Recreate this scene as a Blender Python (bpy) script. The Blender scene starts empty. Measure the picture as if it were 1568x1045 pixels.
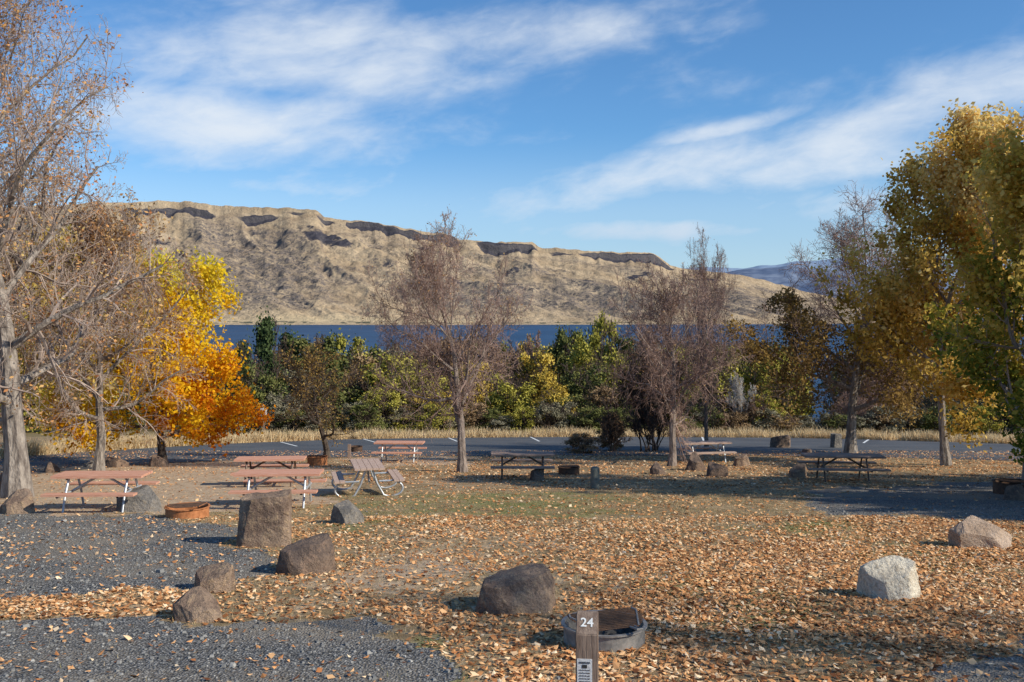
import bpy, math
import numpy as np
from mathutils import Vector, Matrix
import bmesh

F=1524.; CX=784.; HOR=485.; CAMZ=2.35; SL=0.085; LAKE=-13.65
scene=bpy.context.scene
scene.view_settings.view_transform='Standard'
scene.view_settings.look='None'
scene.view_settings.exposure=0

# ------------------------------------------------------------------ noise
def _h(ix,iy,seed):
    n=(ix.astype(np.int64)*374761393+iy.astype(np.int64)*668265263+seed*1442695041)&0x7fffffff
    n=((n^(n>>13))*1274126177)&0x7fffffff
    n=(n^(n>>16))&0xffff
    return n/65535.0
def vnoise(x,y,seed=0):
    x=np.asarray(x,float); y=np.asarray(y,float)
    ix=np.floor(x); iy=np.floor(y); fx=x-ix; fy=y-iy
    fx=fx*fx*(3-2*fx); fy=fy*fy*(3-2*fy)
    a=_h(ix,iy,seed); b=_h(ix+1,iy,seed); c=_h(ix,iy+1,seed); d=_h(ix+1,iy+1,seed)
    return (a*(1-fx)+b*fx)*(1-fy)+(c*(1-fx)+d*fx)*fy
def fbm(x,y,seed=0,o=4,g=.5):
    s=0;a=1;t=0
    for i in range(o):
        s=s+a*vnoise(x*2**i+17.3*i,y*2**i-9.1*i,seed+i); t+=a; a*=g
    return s/t
def ridged(x,y,seed=0,o=4):
    s=0;a=1;t=0
    for i in range(o):
        s=s+a*(1-np.abs(2*vnoise(x*2**i+7.7*i,y*2**i+3.1*i,seed+i)-1)); t+=a; a*=.5
    return s/t
def sstep(a,b,x):
    t=np.clip((x-a)/(b-a),0,1); return t*t*(3-2*t)

# ------------------------------------------------------------------ mesh helpers
def build(name,V,Q,mats,midx=None,fattr=None,vattr=None,smooth=False,link=True):
    V=np.ascontiguousarray(V,np.float32); Q=np.ascontiguousarray(Q,np.int32)
    me=bpy.data.meshes.new(name)
    me.vertices.add(len(V)); me.vertices.foreach_set('co',V.ravel())
    k=Q.shape[1]; n=len(Q)
    me.loops.add(n*k); me.loops.foreach_set('vertex_index',Q.ravel())
    me.polygons.add(n); me.polygons.foreach_set('loop_start',np.arange(n,dtype=np.int32)*k)
    if midx is not None: me.polygons.foreach_set('material_index',np.ascontiguousarray(midx,np.int32))
    me.polygons.foreach_set('use_smooth',np.full(n,smooth,bool))
    me.update(calc_edges=True)
    for k_,v in (fattr or {}).items():
        a=me.attributes.new(k_,'FLOAT','FACE'); a.data.foreach_set('value',np.ascontiguousarray(v,np.float32))
    for k_,v in (vattr or {}).items():
        a=me.attributes.new(k_,'FLOAT','POINT'); a.data.foreach_set('value',np.ascontiguousarray(v,np.float32))
    for m in mats: me.materials.append(m)
    if not link: return me
    ob=bpy.data.objects.new(name,me); scene.collection.objects.link(ob); return ob

def tubes(P,R,S):
    P=np.asarray(P,float); N,K,_=P.shape
    T=np.gradient(P,axis=1); T/=np.linalg.norm(T,axis=2,keepdims=True)+1e-9
    m=P[:,-1]-P[:,0]; m/=np.linalg.norm(m,axis=1,keepdims=True)+1e-9
    ref=np.zeros((N,3)); ref[np.arange(N),np.argmin(np.abs(m),axis=1)]=1
    ref=np.repeat(ref[:,None],K,1)
    A=np.cross(T,ref); A/=np.linalg.norm(A,axis=2,keepdims=True)+1e-9
    B=np.cross(T,A)
    an=np.arange(S)*2*np.pi/S
    V=P[:,:,None]+R[:,:,None,None]*(np.cos(an)[None,None,:,None]*A[:,:,None]+np.sin(an)[None,None,:,None]*B[:,:,None])
    idx=np.arange(N*K*S).reshape(N,K,S)
    a=idx[:,:-1]; b=np.roll(idx,-1,axis=2)[:,:-1]; c=np.roll(idx,-1,axis=2)[:,1:]; d=idx[:,1:]
    Q=np.stack([a,b,c,d],-1).reshape(-1,4)
    return V.reshape(-1,3),Q
def cat(parts):
    Vs=[];Qs=[];o=0
    for V,Q in parts:
        Vs.append(V);Qs.append(Q+o);o+=len(V)
    return np.concatenate(Vs),np.concatenate(Qs)
def boxes(L):
    """list of (center,size,rotmatrix or None)"""
    parts=[]
    c=np.array([[-1,-1,-1],[1,-1,-1],[1,1,-1],[-1,1,-1],[-1,-1,1],[1,-1,1],[1,1,1],[-1,1,1]],float)*.5
    q=np.array([[0,3,2,1],[4,5,6,7],[0,1,5,4],[1,2,6,5],[2,3,7,6],[3,0,4,7]])
    for ce,si,ro in L:
        v=c*np.array(si)
        if ro is not None: v=v@np.array(ro).T
        parts.append((v+np.array(ce),q))
    return cat(parts)
def pipes(lines,r,S=8):
    return cat([tubes(np.array([l],float),np.full((1,len(l)),r),S) for l in lines])
def empty(name,loc,rz=0):
    e=bpy.data.objects.new(name,None); e.location=loc; e.rotation_euler=(0,0,rz)
    e.empty_display_size=.2
    scene.collection.objects.link(e); return e
def child(ob,par): ob.parent=par; return ob

# ------------------------------------------------------------------ terrain placement
def gz(x,y):
    x=np.asarray(x,float); y=np.asarray(y,float)
    z=np.where(y<100,-SL*y,-8.5-(y-100)*.17)
    z=np.where(y<-60,SL*60,z)
    z=np.maximum(z,-22)
    f=1-sstep(20,26,y)
    z=z+f*(fbm(x/2.2,y/2.2,5,3)-.5)*.12
    return z
def G(px,py):
    d=CAMZ/((py-HOR)/F-SL)
    return ((px-CX)/F*d,d)

# ------------------------------------------------------------------ node helper
class NT:
    def __init__(s,tree): s.t=tree; s.n=tree.nodes; s.l=tree.links
    def _in(s,sock,v):
        if v is None: return
        if isinstance(v,bpy.types.NodeSocket): s.l.new(v,sock)
        else: sock.default_value=v
    def m(s,op,a,b=None,c=None,clamp=False):
        n=s.n.new('ShaderNodeMath'); n.operation=op; n.use_clamp=clamp
        s._in(n.inputs[0],a); s._in(n.inputs[1],b); s._in(n.inputs[2],c); return n.outputs[0]
    def mr(s,v,a,b,c=0.,d=1.,smooth=True):
        n=s.n.new('ShaderNodeMapRange'); n.interpolation_type='SMOOTHSTEP' if smooth else 'LINEAR'
        s._in(n.inputs['Value'],v); n.inputs['From Min'].default_value=a; n.inputs['From Max'].default_value=b
        n.inputs['To Min'].default_value=c; n.inputs['To Max'].default_value=d; return n.outputs['Result']
    def mix(s,f,a,b,bt='MIX'):
        n=s.n.new('ShaderNodeMix'); n.data_type='RGBA'; n.blend_type=bt
        s._in(n.inputs[0],f)
        for i,v in ((6,a),(7,b)):
            if isinstance(v,tuple) and len(v)==3: v=(*v,1)
            s._in(n.inputs[i],v)
        return n.outputs[2]
    def noise(s,vec,scale,detail=4,rough=.55,dist=0):
        n=s.n.new('ShaderNodeTexNoise'); s._in(n.inputs['Vector'],vec); n.inputs['Scale'].default_value=scale
        n.inputs['Detail'].default_value=detail; n.inputs['Roughness'].default_value=rough; n.inputs['Distortion'].default_value=dist
        return n.outputs['Fac']
    def vor(s,vec,scale,feature='F1'):
        n=s.n.new('ShaderNodeTexVoronoi'); n.feature=feature; s._in(n.inputs['Vector'],vec); n.inputs['Scale'].default_value=scale
        return n
    def attr(s,name):
        n=s.n.new('ShaderNodeAttribute'); n.attribute_name=name; return n.outputs['Fac']
    def ramp(s,f,stops,interp='LINEAR'):
        n=s.n.new('ShaderNodeValToRGB'); n.color_ramp.interpolation=interp
        e=n.color_ramp.elements
        while len(e)>1: e.remove(e[-1])
        e[0].position=stops[0][0]; e[0].color=(*stops[0][1],1)
        for p,c in stops[1:]:
            x=e.new(p); x.color=(*c,1)
        s._in(n.inputs[0],f); return n.outputs[0]
    def scale(s,vec,sc):
        n=s.n.new('ShaderNodeVectorMath'); n.operation='MULTIPLY'; s._in(n.inputs[0],vec); n.inputs[1].default_value=sc; return n.outputs[0]
    def bump(s,h,strength,dist):
        n=s.n.new('ShaderNodeBump'); s._in(n.inputs['Height'],h); n.inputs['Strength'].default_value=strength; n.inputs['Distance'].default_value=dist
        return n.outputs[0]
    def pos(s):
        return s.n.new('ShaderNodeNewGeometry').outputs['Position']
    def obj(s):
        return s.n.new('ShaderNodeTexCoord').outputs['Object']
def mat(name):
    m=bpy.data.materials.new(name); m.use_nodes=True
    t=NT(m.node_tree); b=t.n['Principled BSDF']; b.inputs['Roughness'].default_value=.85
    b.inputs['Specular IOR Level'].default_value=.25
    return m,t,b
def simple(name,c1,c2,scale=8,rough=.8,metal=0,bump=.3,bd=.01,stretch=(1,1,1),spec=.3):
    m,t,b=mat(name)
    v=t.scale(t.obj(),stretch)
    n=t.noise(v,scale,4,.65)
    t.l.new(t.mix(t.mr(n,.3,.7),c1,c2),b.inputs['Base Color'])
    b.inputs['Roughness'].default_value=rough; b.inputs['Metallic'].default_value=metal
    b.inputs['Specular IOR Level'].default_value=spec
    t.l.new(t.bump(t.noise(v,scale*3,3),bump,bd),b.inputs['Normal'])
    return m
def leafmat(name,stops,trans=.35):
    m=bpy.data.materials.new(name); m.use_nodes=True; t=NT(m.node_tree)
    t.n.remove(t.n['Principled BSDF'])
    col=t.ramp(t.attr('tint'),stops)
    d=t.n.new('ShaderNodeBsdfDiffuse'); t.l.new(col,d.inputs[0])
    if trans<=0:
        t.l.new(d.outputs[0],t.n['Material Output'].inputs[0]); return m
    tr=t.n.new('ShaderNodeBsdfTranslucent'); t.l.new(col,tr.inputs[0])
    mx=t.n.new('ShaderNodeMixShader'); mx.inputs[0].default_value=trans
    t.l.new(d.outputs[0],mx.inputs[1]); t.l.new(tr.outputs[0],mx.inputs[2])
    t.l.new(mx.outputs[0],t.n['Material Output'].inputs[0])
    return m

# ------------------------------------------------------------------ camera / sun / sky
cam=bpy.data.cameras.new('camera'); co=bpy.data.objects.new('camera',cam); scene.collection.objects.link(co)
co.location=(0,0,CAMZ); co.rotation_euler=(math.radians(90),0,0)
cam.lens=35; cam.sensor_width=36; cam.shift_y=-(522.5-HOR)/1568.; cam.clip_end=30000; cam.clip_start=.1
scene.camera=co

SUN_EL=math.radians(33); sd=np.array([.91,-.41,0]); sd/=np.linalg.norm(sd)
sunv=Vector((sd[0]*math.cos(SUN_EL),sd[1]*math.cos(SUN_EL),math.sin(SUN_EL)))
sl=bpy.data.lights.new('sun','SUN'); sl.energy=5.0; sl.angle=math.radians(.5); sl.color=(1,.93,.78)
so=bpy.data.objects.new('sun',sl); scene.collection.objects.link(so)
so.rotation_euler=sunv.to_track_quat('Z','Y').to_euler()

w=bpy.data.worlds.new('World'); scene.world=w; w.use_nodes=True
t=NT(w.node_tree)
bg=t.n['Background']
sky=t.n.new('ShaderNodeTexSky'); sky.sky_type='NISHITA'; sky.sun_disc=False
sky.sun_elevation=SUN_EL; sky.sun_rotation=math.atan2(sd[0],sd[1])
sky.air_density=1.0; sky.dust_density=.4; sky.ozone_density=2.0; sky.altitude=400
tc=t.n.new('ShaderNodeTexCoord').outputs['Generated']
sp=t.n.new('ShaderNodeSeparateXYZ'); t.l.new(tc,sp.inputs[0])
az=t.m('ARCTAN2',sp.outputs[0],sp.outputs[1]); el=t.m('ARCSINE',sp.outputs[2])
skycol=t.mix(1.0,sky.outputs[0],(.54,.87,1.15),'MULTIPLY')
t.l.new(skycol,bg.inputs[0]); bg.inputs[1].default_value=.125
masks=[(480,85,300,68,2,1.05),(860,55,170,50,8,.85),(340,185,270,60,0,1.0),(150,130,130,90,0,.45),(1000,275,290,45,10,1.0),(1330,205,300,66,17,.9),
 (1120,195,140,14,10,.85),(1500,150,160,45,15,.85),(1010,352,200,22,0,1.15),(1300,330,260,60,0,.75),(560,290,420,40,0,.4),(60,260,260,70,0,.5),(1130,30,120,26,12,.3)]
tot=None
for (px,py,rx,ry,ro,wt) in masks:
    a0=math.atan((px-CX)/F); e0=math.atan((HOR-py)/F*math.cos(a0))
    rx/=F; ry/=F; c=math.cos(math.radians(ro)); s_=math.sin(math.radians(ro))
    da=t.m('SUBTRACT',az,a0); de=t.m('SUBTRACT',el,e0)
    u=t.m('ADD',t.m('MULTIPLY',da,c/rx),t.m('MULTIPLY',de,s_/rx))
    v=t.m('ADD',t.m('MULTIPLY',da,-s_/ry),t.m('MULTIPLY',de,c/ry))
    q=t.m('ADD',t.m('MULTIPLY',u,u),t.m('MULTIPLY',v,v))
    g=t.m('MULTIPLY',t.m('EXPONENT',t.m('MULTIPLY',q,-.8)),wt)
    tot=g if tot is None else t.m('MAXIMUM',tot,g)
cv=t.n.new('ShaderNodeCombineXYZ')
ca,sa=math.cos(math.radians(9)),math.sin(math.radians(9))
t.l.new(t.m('ADD',t.m('MULTIPLY',az,ca*6),t.m('MULTIPLY',el,sa*6)),cv.inputs[0])
t.l.new(t.m('ADD',t.m('MULTIPLY',az,-sa*15),t.m('MULTIPLY',el,ca*15)),cv.inputs[1])
n1=t.noise(cv.outputs[0],1.1,7,.55,.3)
n2=t.noise(cv.outputs[0],4.5,5,.6,.5)
nn=t.m('ADD',t.m('MULTIPLY',n1,.78),t.m('MULTIPLY',n2,.22))
dens=t.mr(t.m('ADD',nn,t.m('MULTIPLY',tot,.42)),.54,1.08)
dens=t.m('MULTIPLY',dens,.9)
haze=t.mr(el,.19,.02,0,.5)
dens=t.m('MAXIMUM',dens,haze)
lowc=t.mr(el,.07,.125)
ccol=t.mix(lowc,(.62,.72,.85),(.80,.86,.93))
bg2=t.n.new('ShaderNodeBackground'); t.l.new(ccol,bg2.inputs[0]); bg2.inputs[1].default_value=1.
ms=t.n.new('ShaderNodeMixShader'); t.l.new(dens,ms.inputs[0]); t.l.new(bg.outputs[0],ms.inputs[1]); t.l.new(bg2.outputs[0],ms.inputs[2])
t.l.new(ms.outputs[0],t.n['World Output'].inputs[0])

# ------------------------------------------------------------------ ground regions
def poly(pts): return np.array([G(*p) for p in pts])
def pip(x,y,pg):
    ins=np.zeros(x.shape,bool); n=len(pg)
    for i in range(n):
        x1,y1=pg[i]; x2,y2=pg[(i+1)%n]
        c=((y1>y)!=(y2>y))&(x<(x2-x1)*(y-y1)/(y2-y1+1e-12)+x1)
        ins^=c
    return ins
GR=[poly(p) for p in [
 [(-400,788),(120,786),(240,790),(365,812),(385,850),(425,885),(300,902),(150,908),(0,915),(-400,935)],
 [(-600,952),(250,940),(420,948),(560,952),(660,985),(690,1020),(640,1080),(700,1300),(-800,1300)],
 [(1225,765),(1290,748),(1568,735),(1800,735),(1800,806),(1568,800),(1260,790)],
 [(1580,975),(1430,1045),(1300,1150),(1300,1500),(2200,1500),(2200,950)]]]
DIRT=[poly(p) for p in [
 [(40,702),(360,702),(500,716),(520,762),(380,785),(240,787),(40,787),(-100,760)],
 [(540,700),(700,698),(700,712),(560,716)]]]
DSOFT=[(610,872,150,36,.7),(760,830,200,22,.4),(900,875,160,25,.35),(480,860,60,30,.45),(700,745,130,14,.35)]
LF=[(poly(p),v) for p,v in [
 ([(520,770),(900,765),(1240,770),(1300,800),(1150,860),(880,860),(560,830)],.4),
 ([(960,910),(1100,860),(1300,830),(1568,820),(1900,860),(1900,1500),(720,1500),(700,1050),(860,1000)],1.1),
 ([(860,880),(1100,830),(1350,795),(1568,800),(1568,860),(1000,930),(860,940)],.75),
 ([(-400,905),(270,903),(340,920),(330,936),(250,943),(-400,955)],1.1),
 ([(560,925),(880,915),(900,1000),(700,1020),(640,960)],.65),
 ([(560,700),(1600,690),(1600,735),(1240,750),(600,755)],.55),
 ([(380,805),(560,815),(560,850),(460,900),(400,860)],.4)]]
GREEN=[(540,806,50,8),(1230,812,110,14),(1420,850,120,25),(660,990,60,25),(1180,940,150,40),(640,1040,80,25),(780,770,260,22),(1060,900,120,25),(100,1040,60,10)]
def masks_at(x,y):
    x=np.asarray(x,float); y=np.asarray(y,float)
    wa=.16*np.maximum(y,6)/10
    wx=x+(fbm(x*1.3,y*1.3,21,4)-.5)*6*wa; wy=y+(fbm(x*1.3+9,y*1.3+4,22,4)-.5)*10*wa
    gr=np.zeros(x.shape); di=np.zeros(x.shape); lf=np.full(x.shape,.3); gn=np.zeros(x.shape)
    for p in GR: gr=np.maximum(gr,pip(wx,wy,p))
    for p in DIRT: di=np.maximum(di,pip(wx,wy,p))
    for p,v in LF: lf=np.where(pip(wx,wy,p),np.maximum(lf,v),lf)
    def blob(a,b,rx,ry):
        xc,yc=G(a,b); x2,_=G(a+rx,b); _,y2=G(a,b-ry)
        return np.exp(-((wx-xc)/(x2-xc))**2-((wy-yc)/(abs(y2-yc)))**2)
    for (a,b,rx,ry) in GREEN: gn=np.maximum(gn,blob(a,b,rx,ry))
    for (a,b,rx,ry,k) in DSOFT: di=np.maximum(di,k*blob(a,b,rx,ry)*(.4+1.2*fbm(x*1.1,y*1.1,36,4)))
    gn=np.clip(gn*.85*fbm(x*1.5,y*1.5,31,3)*1.6+.3*(fbm(x*.35,y*.35,33,3)-.45),0,1)
    lf=lf*(.06+2.2*fbm(x*.8,y*.8,41,5,.6)**1.6)
    lf=lf*(1-.88*gr)*(1-.5*di)
    lf=np.where(y>64,lf*.3,lf)
    return gr,np.clip(di,0,1),np.clip(lf,0,1),gn

def axis(segs):
    out=[]
    for a,b,n in segs: out.append(np.linspace(a,b,n,endpoint=False))
    out.append([segs[-1][1]]); return np.concatenate(out)
xs=axis([(-5000,-600,12),(-600,-60,40),(-60,-20,100),(-20,-8,100),(-8,8,200),(8,20,100),(20,60,100),(60,600,40),(600,5000,12)])
ys=axis([(-300,-10,20),(-10,5,30),(5,16,150),(16,30,110),(30,80,160),(80,200,60),(200,5000,30)])
X,Y=np.meshgrid(xs,ys); Z=gz(X,Y)
gr,di,lf,gn=masks_at(X.ravel(),Y.ravel())
nx,ny=len(xs),len(ys)
idx=np.arange(nx*ny).reshape(ny,nx)
Q=np.stack([idx[:-1,:-1],idx[:-1,1:],idx[1:,1:],idx[1:,:-1]],-1).reshape(-1,4)
m,t,b=mat('ground_mat')
P=t.pos()
big=t.noise(P,.5,4,.6); mid=t.noise(P,4,5,.65); fine=t.noise(P,45,3,.7)
straw=t.mix(t.mr(mid,.35,.65),(.30,.205,.11),(.56,.41,.24))
straw=t.mix(t.mr(big,.42,.62,0,.55),straw,(.22,.17,.085))
straw=t.mix(t.mr(fine,.35,.7),t.mix(.55,straw,(.10,.07,.035)),straw)
greenc=t.mix(t.mr(fine,.3,.7),(.12,.13,.04),(.31,.28,.12))
base=t.mix(t.mr(t.m('ADD',t.attr('green'),t.m('MULTIPLY',t.m('SUBTRACT',mid,.5),.5)),.2,.8),straw,greenc)
dirtc=t.mix(t.mr(mid,.3,.7),(.48,.35,.235),(.64,.485,.335))
dirtc=t.mix(t.mr(fine,.3,.75),t.mix(.4,dirtc,(.17,.12,.08)),dirtc)
base=t.mix(t.mr(t.m('ADD',t.attr('dirt'),t.m('MULTIPLY',t.m('SUBTRACT',mid,.5),2.2)),.0,1.),base,dirtc)
vg=t.vor(P,38); sg=t.n.new('ShaderNodeSeparateColor'); t.l.new(vg.outputs['Color'],sg.inputs[0])
gcol=t.ramp(sg.outputs[0],[(0,(.115,.115,.115)),(.45,(.215,.21,.205)),(.8,(.31,.30,.285)),(.95,(.48,.455,.41)),(1,(.52,.5,.46))])
gcol=t.mix(t.mr(vg.outputs['Distance'],.3,.75),gcol,(.07,.066,.062))
gcol=t.mix(t.mr(big,.38,.7,0,.65),gcol,(.33,.27,.20))
gm=t.mr(t.m('ADD',t.attr('gravel'),t.m('MULTIPLY',t.m('SUBTRACT',t.noise(P,5,5,.75),.5),1.8)),.3,.7)
base=t.mix(gm,base,gcol)
dv=t.n.new('ShaderNodeVectorMath'); dv.operation='ADD'; t.l.new(P,dv.inputs[0])
nz=t.n.new('ShaderNodeTexNoise'); nz.inputs['Scale'].default_value=14; t.l.new(P,nz.inputs['Vector'])
t.l.new(t.scale(nz.outputs['Color'],(.08,.08,.08)),dv.inputs[1])
vl=t.vor(dv.outputs[0],17); sc_=t.n.new('ShaderNodeSeparateColor'); t.l.new(vl.outputs['Color'],sc_.inputs[0])
lcol=t.ramp(sc_.outputs[1],[(0,(.20,.085,.04)),(.35,(.48,.21,.085)),(.7,(.68,.36,.16)),(1,(.78,.55,.32))])
lm=t.m('MULTIPLY',t.m('LESS_THAN',sc_.outputs[0],t.attr('leaf')),t.mr(vl.outputs['Distance'],.42,.36))
base=t.mix(lm,base,lcol)
sy=t.n.new('ShaderNodeSeparateXYZ'); t.l.new(P,sy.inputs[0])
base=t.mix(t.mr(sy.outputs[1],63,68),base,t.mix(mid,(.14,.11,.05),(.34,.25,.13)))
t.l.new(base,b.inputs['Base Color']); b.inputs['Specular IOR Level'].default_value=.1
hh=t.m('ADD',t.m('MULTIPLY',fine,.6),t.m('ADD',t.m('MULTIPLY',lm,.35),t.m('MULTIPLY',t.m('MULTIPLY',gm,vg.outputs['Distance']),-1.0)))
t.l.new(t.bump(hh,.8,.03),b.inputs['Normal'])
build('ground',np.stack([X.ravel(),Y.ravel(),Z.ravel()],1),Q,[m],vattr=dict(gravel=gr,dirt=di,leaf=lf,green=gn),smooth=True)

# ------------------------------------------------------------------ road
up=[G(*p) for p in [(-300,735),(-100,712),(60,697),(200,688),(340,680),(540,672.5),(900,669),(1250,671),(1568,681),(1900,690)]]
lo=[G(*p) for p in [(-300,775),(-100,745),(60,725),(220,712),(330,706),(560,699),(900,698),(1200,698),(1568,706),(1900,716)]]
def resamp(pts,n):
    pts=np.array(pts); tt=np.linspace(0,len(pts)-1,n)
    from_=np.arange(len(pts)); return np.stack([np.interp(tt,from_,pts[:,0]),np.interp(tt,from_,pts[:,1])],1)
def smoothc(p,k=9):
    q=p.copy()
    for _ in range(12):
        q[1:-1]=(q[:-2]+q[2:]+2*q[1:-1])/4
    return q
U=smoothc(resamp(up,120)); Lw=smoothc(resamp(lo,120))
W=[]
for k in range(13):
    f=k/12.; W.append(Lw*(1-f)+U*f)
W=np.array(W); RX=W[...,0].copy(); RY=W[...,1].copy()
wob=(fbm(RX*1.5,RY*1.5,61,3)-.5)*.9; RY[0]+=wob[0]; RY[-1]+=wob[-1]
RZ=np.where(RY<100,-SL*RY,0)+.012
idx=np.arange(13*120).reshape(13,120)
Q=np.stack([idx[:-1,:-1],idx[:-1,1:],idx[1:,1:],idx[1:,:-1]],-1).reshape(-1,4)
m,t,b=mat('asphalt'); P=t.pos()
n1=t.noise(P,.35,5,.6); n2=t.noise(P,12,5,.8)
c=t.mix(t.mr(n1,.35,.7),(.062,.066,.074),(.105,.107,.112)); c=t.mix(t.mr(n2,.4,.7,0,.5),c,(.15,.15,.15))
vl=t.vor(P,9); s3=t.n.new('ShaderNodeSeparateColor'); t.l.new(vl.outputs['Color'],s3.inputs[0])
c=t.mix(t.m('MULTIPLY',t.m('LESS_THAN',s3.outputs[0],.035),t.mr(vl.outputs['Distance'],.4,.3)),c,(.4,.24,.11))
t.l.new(c,b.inputs['Base Color']); t.l.new(t.bump(n2,.4,.01),b.inputs['Normal'])
build('road',np.stack([RX.ravel(),RY.ravel(),RZ.ravel()],1),Q,[m],smooth=True)
white=simple('white_paint',(.7,.7,.68),(.8,.8,.78),6)
Ls=[]
for (a,b_) in [((684,669.8),(700,676.5)),((812,669.6),(826,676.5)),((556,672.6),(578,679)),((430,677.5),(455,684)),((945,669.6),(952,676.5)),((1075,669.6),(1078,676.5)),((1330,673.5),(1322,679))]:
    p=np.array(G(*a)); q=np.array(G(*b_)); d=(q-p)/np.linalg.norm(q-p); nrm=np.array([-d[1],d[0]])*.06
    v=[p+nrm,p-nrm,q-nrm,q+nrm]; Ls.append((np.array([[k[0],k[1],-SL*k[1]+.018] for k in v]),np.array([[0,1,2,3]])))
V,Q=cat(Ls); build('parking_lines',V,Q,[white])

# ------------------------------------------------------------------ lake
m,t,b=mat('water'); P=t.scale(t.pos(),(1,.35,1))
n=t.noise(P,.02,5,.6); n2=t.noise(P,.6,4,.6)
t.l.new(t.mix(t.mr(n,.35,.65),(.015,.047,.105),(.023,.068,.145)),b.inputs['Base Color'])
b.inputs['Roughness'].default_value=.45; b.inputs['Specular IOR Level'].default_value=.1
t.l.new(t.bump(n2,.9,.6),b.inputs['Normal'])
build('lake',[[-6000,110,LAKE],[6000,110,LAKE],[8000,12000,LAKE],[-6000,12000,LAKE]],[[0,1,2,3]],[m])

# ------------------------------------------------------------------ far hills
rp=np.array([(-700,290),(-300,300),(0,318),(100,314),(150,309),(180,311),(240,308),(300,309),(330,316),(400,318),(470,321),(484,322),(497,333),(580,342),(640,354),(690,359),(702,368),(740,370),(815,372),(826,379),(900,384),(1000,388),(1010,394),(1026,408),(1060,413),(1140,422),(1200,438),(1300,462),(1420,486)],float)
s=np.linspace((-620-CX)/F,(1420-CX)/F,1250); tt=np.concatenate([np.linspace(-.03,.9,300),np.linspace(.9,1.03,130)[1:],np.linspace(1.03,1.5,20)[1:]])
S,T=np.meshgrid(s,tt)
pxs=S*F+CX
shore=1900+120*(fbm(S*9,S*0,71,3)-.5)+np.where(pxs>900,(pxs-900)*.6,0)
ridge=3050+260*(fbm(S*6,S*0+3,72,4)-.5)+np.where(pxs>900,(pxs-900)*.8,0)
Yh=shore+(ridge-shore)*T
rh=CAMZ+(HOR-np.interp(pxs,rp[:,0],rp[:,1]))/F*ridge+(fbm(S*110,S*0,75,4)-.5)*9
prof=np.interp(T,[-.03,0,.05,.10,.15,.3,.55,.8,.94,.975,1.0,1.5],[-.03,0,.02,.04,.075,.20,.47,.76,.91,.955,1.0,1.02])
Hh=LAKE+(rh-LAKE)*prof
Xh=S*Yh
wx=Xh+190*(fbm(Xh/350,Yh/350,80,3)-.5)+.5*(Yh-2400); wy=Yh
rel=np.clip((rh-LAKE)/330,.15,1)
env=np.clip((T-.05)/.12,0,1)*np.clip((1.0-T)/.2,0,1)*rel
gul=ridged(wx/420,wy/1500,81,3); gul2=ridged(wx/150,wy/480,85,4)
Hh=Hh+env*((gul-.62)*98+(gul2-.6)*46+(fbm(Xh/26,Yh/26,88,4)-.5)*20)
Hh=Hh+np.clip(T/.1,0,1)*(fbm(Xh/30,Yh/30,90,4)-.5)*5
cm=np.zeros_like(S)
for a,b_,k in [(185,330,.85),(370,425,.8),(490,700,1.3),(735,822,1.15),(890,1030,1.15),(100,150,.4),(430,470,.35),(840,880,.4)]:
    cm=np.maximum(cm,k*sstep(a-14,a+16,pxs)*(1-sstep(b_-14,b_+10,pxs)))
cn=fbm(S*70,S*0,93,5)
brk=fbm(S*45,S*0+5,95,4)
low=np.where(pxs<430,.952,.975)
tc0=low+.04*(fbm(S*22,S*0,96,4)-.5)
thick=np.clip(.008+.036*(cn-.22),.004,1)*cm
dT=T-tc0
ch=(6+26*np.clip(cn-.3,0,1))*cm*sstep(.24,.38,brk)
Hh=Hh-ch*(1-sstep(0,.006,dT))*np.clip((T-.8)/.15,0,1)
rock=np.clip(cm*1.3,0,1.3)*sstep(.22,.36,brk)*sstep(-1.4,-.6,dT/thick)*(1-sstep(.3,.8,dT/thick))*(.6+.9*fbm(S*200,T*60,94,4))
rock+= .4*cm*np.exp(-(np.minimum(dT,0)/.05)**2)*(dT<0)*(fbm(wx/50,wy/220,106,4)*1.6-.42).clip(0,1)
for (a,tc_,ra,rt,k) in [(490,.80,28,.05,1.3),(470,.86,16,.02,1),(520,.76,20,.03,.9),(910,.55,25,.05,.9),(1080,.8,30,.05,.6),(590,.62,22,.04,.8),(330,.5,30,.05,.6),(655,.8,20,.02,.9),(390,.86,20,.015,.8),(250,.7,20,.02,.6),(780,.6,30,.03,.7),(560,.45,26,.03,.7),(440,.6,24,.03,.6),(700,.5,26,.03,.7),(850,.7,22,.03,.6),(980,.7,26,.03,.7),(640,.7,40,.02,.6)]:
    rock=np.maximum(rock,k*np.exp(-((pxs-a)/ra)**2-((T-tc_)/rt)**2)*(1.9*fbm(wx/45,wy/110,97,4)-.22))
strat=.5+.5*np.sin((Hh+LAKE)/7.+9*fbm(Xh/300,Yh/300,105,3))
scrub=np.clip((fbm(wx/160,wy/380,99,5)-.47)*4.2+ .7*np.exp(-((T-.36)/.2)**2)+.4*(strat-.5)+.45*sstep(680,950,pxs)*(T<.85),0,1)*np.clip((T-.13)/.1,0,1)*np.clip((1.-T)/.15,.2,1)
scrub=np.maximum(scrub,np.clip((.58-gul2)*5,0,1)*.7*np.clip(env*2,0,1))
shoretree=np.exp(-((T-.035)/.015)**2)*sstep(.55,.62,fbm(S*130,T*40,107,3))
Hh=np.where(T<0,LAKE-10,Hh)
nxh=len(s); nyh=len(tt); idx=np.arange(nxh*nyh).reshape(nyh,nxh)
Q=np.stack([idx[:-1,:-1],idx[:-1,1:],idx[1:,1:],idx[1:,:-1]],-1).reshape(-1,4)
m,t,b=mat('hill_grass'); P=t.pos()
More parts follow.
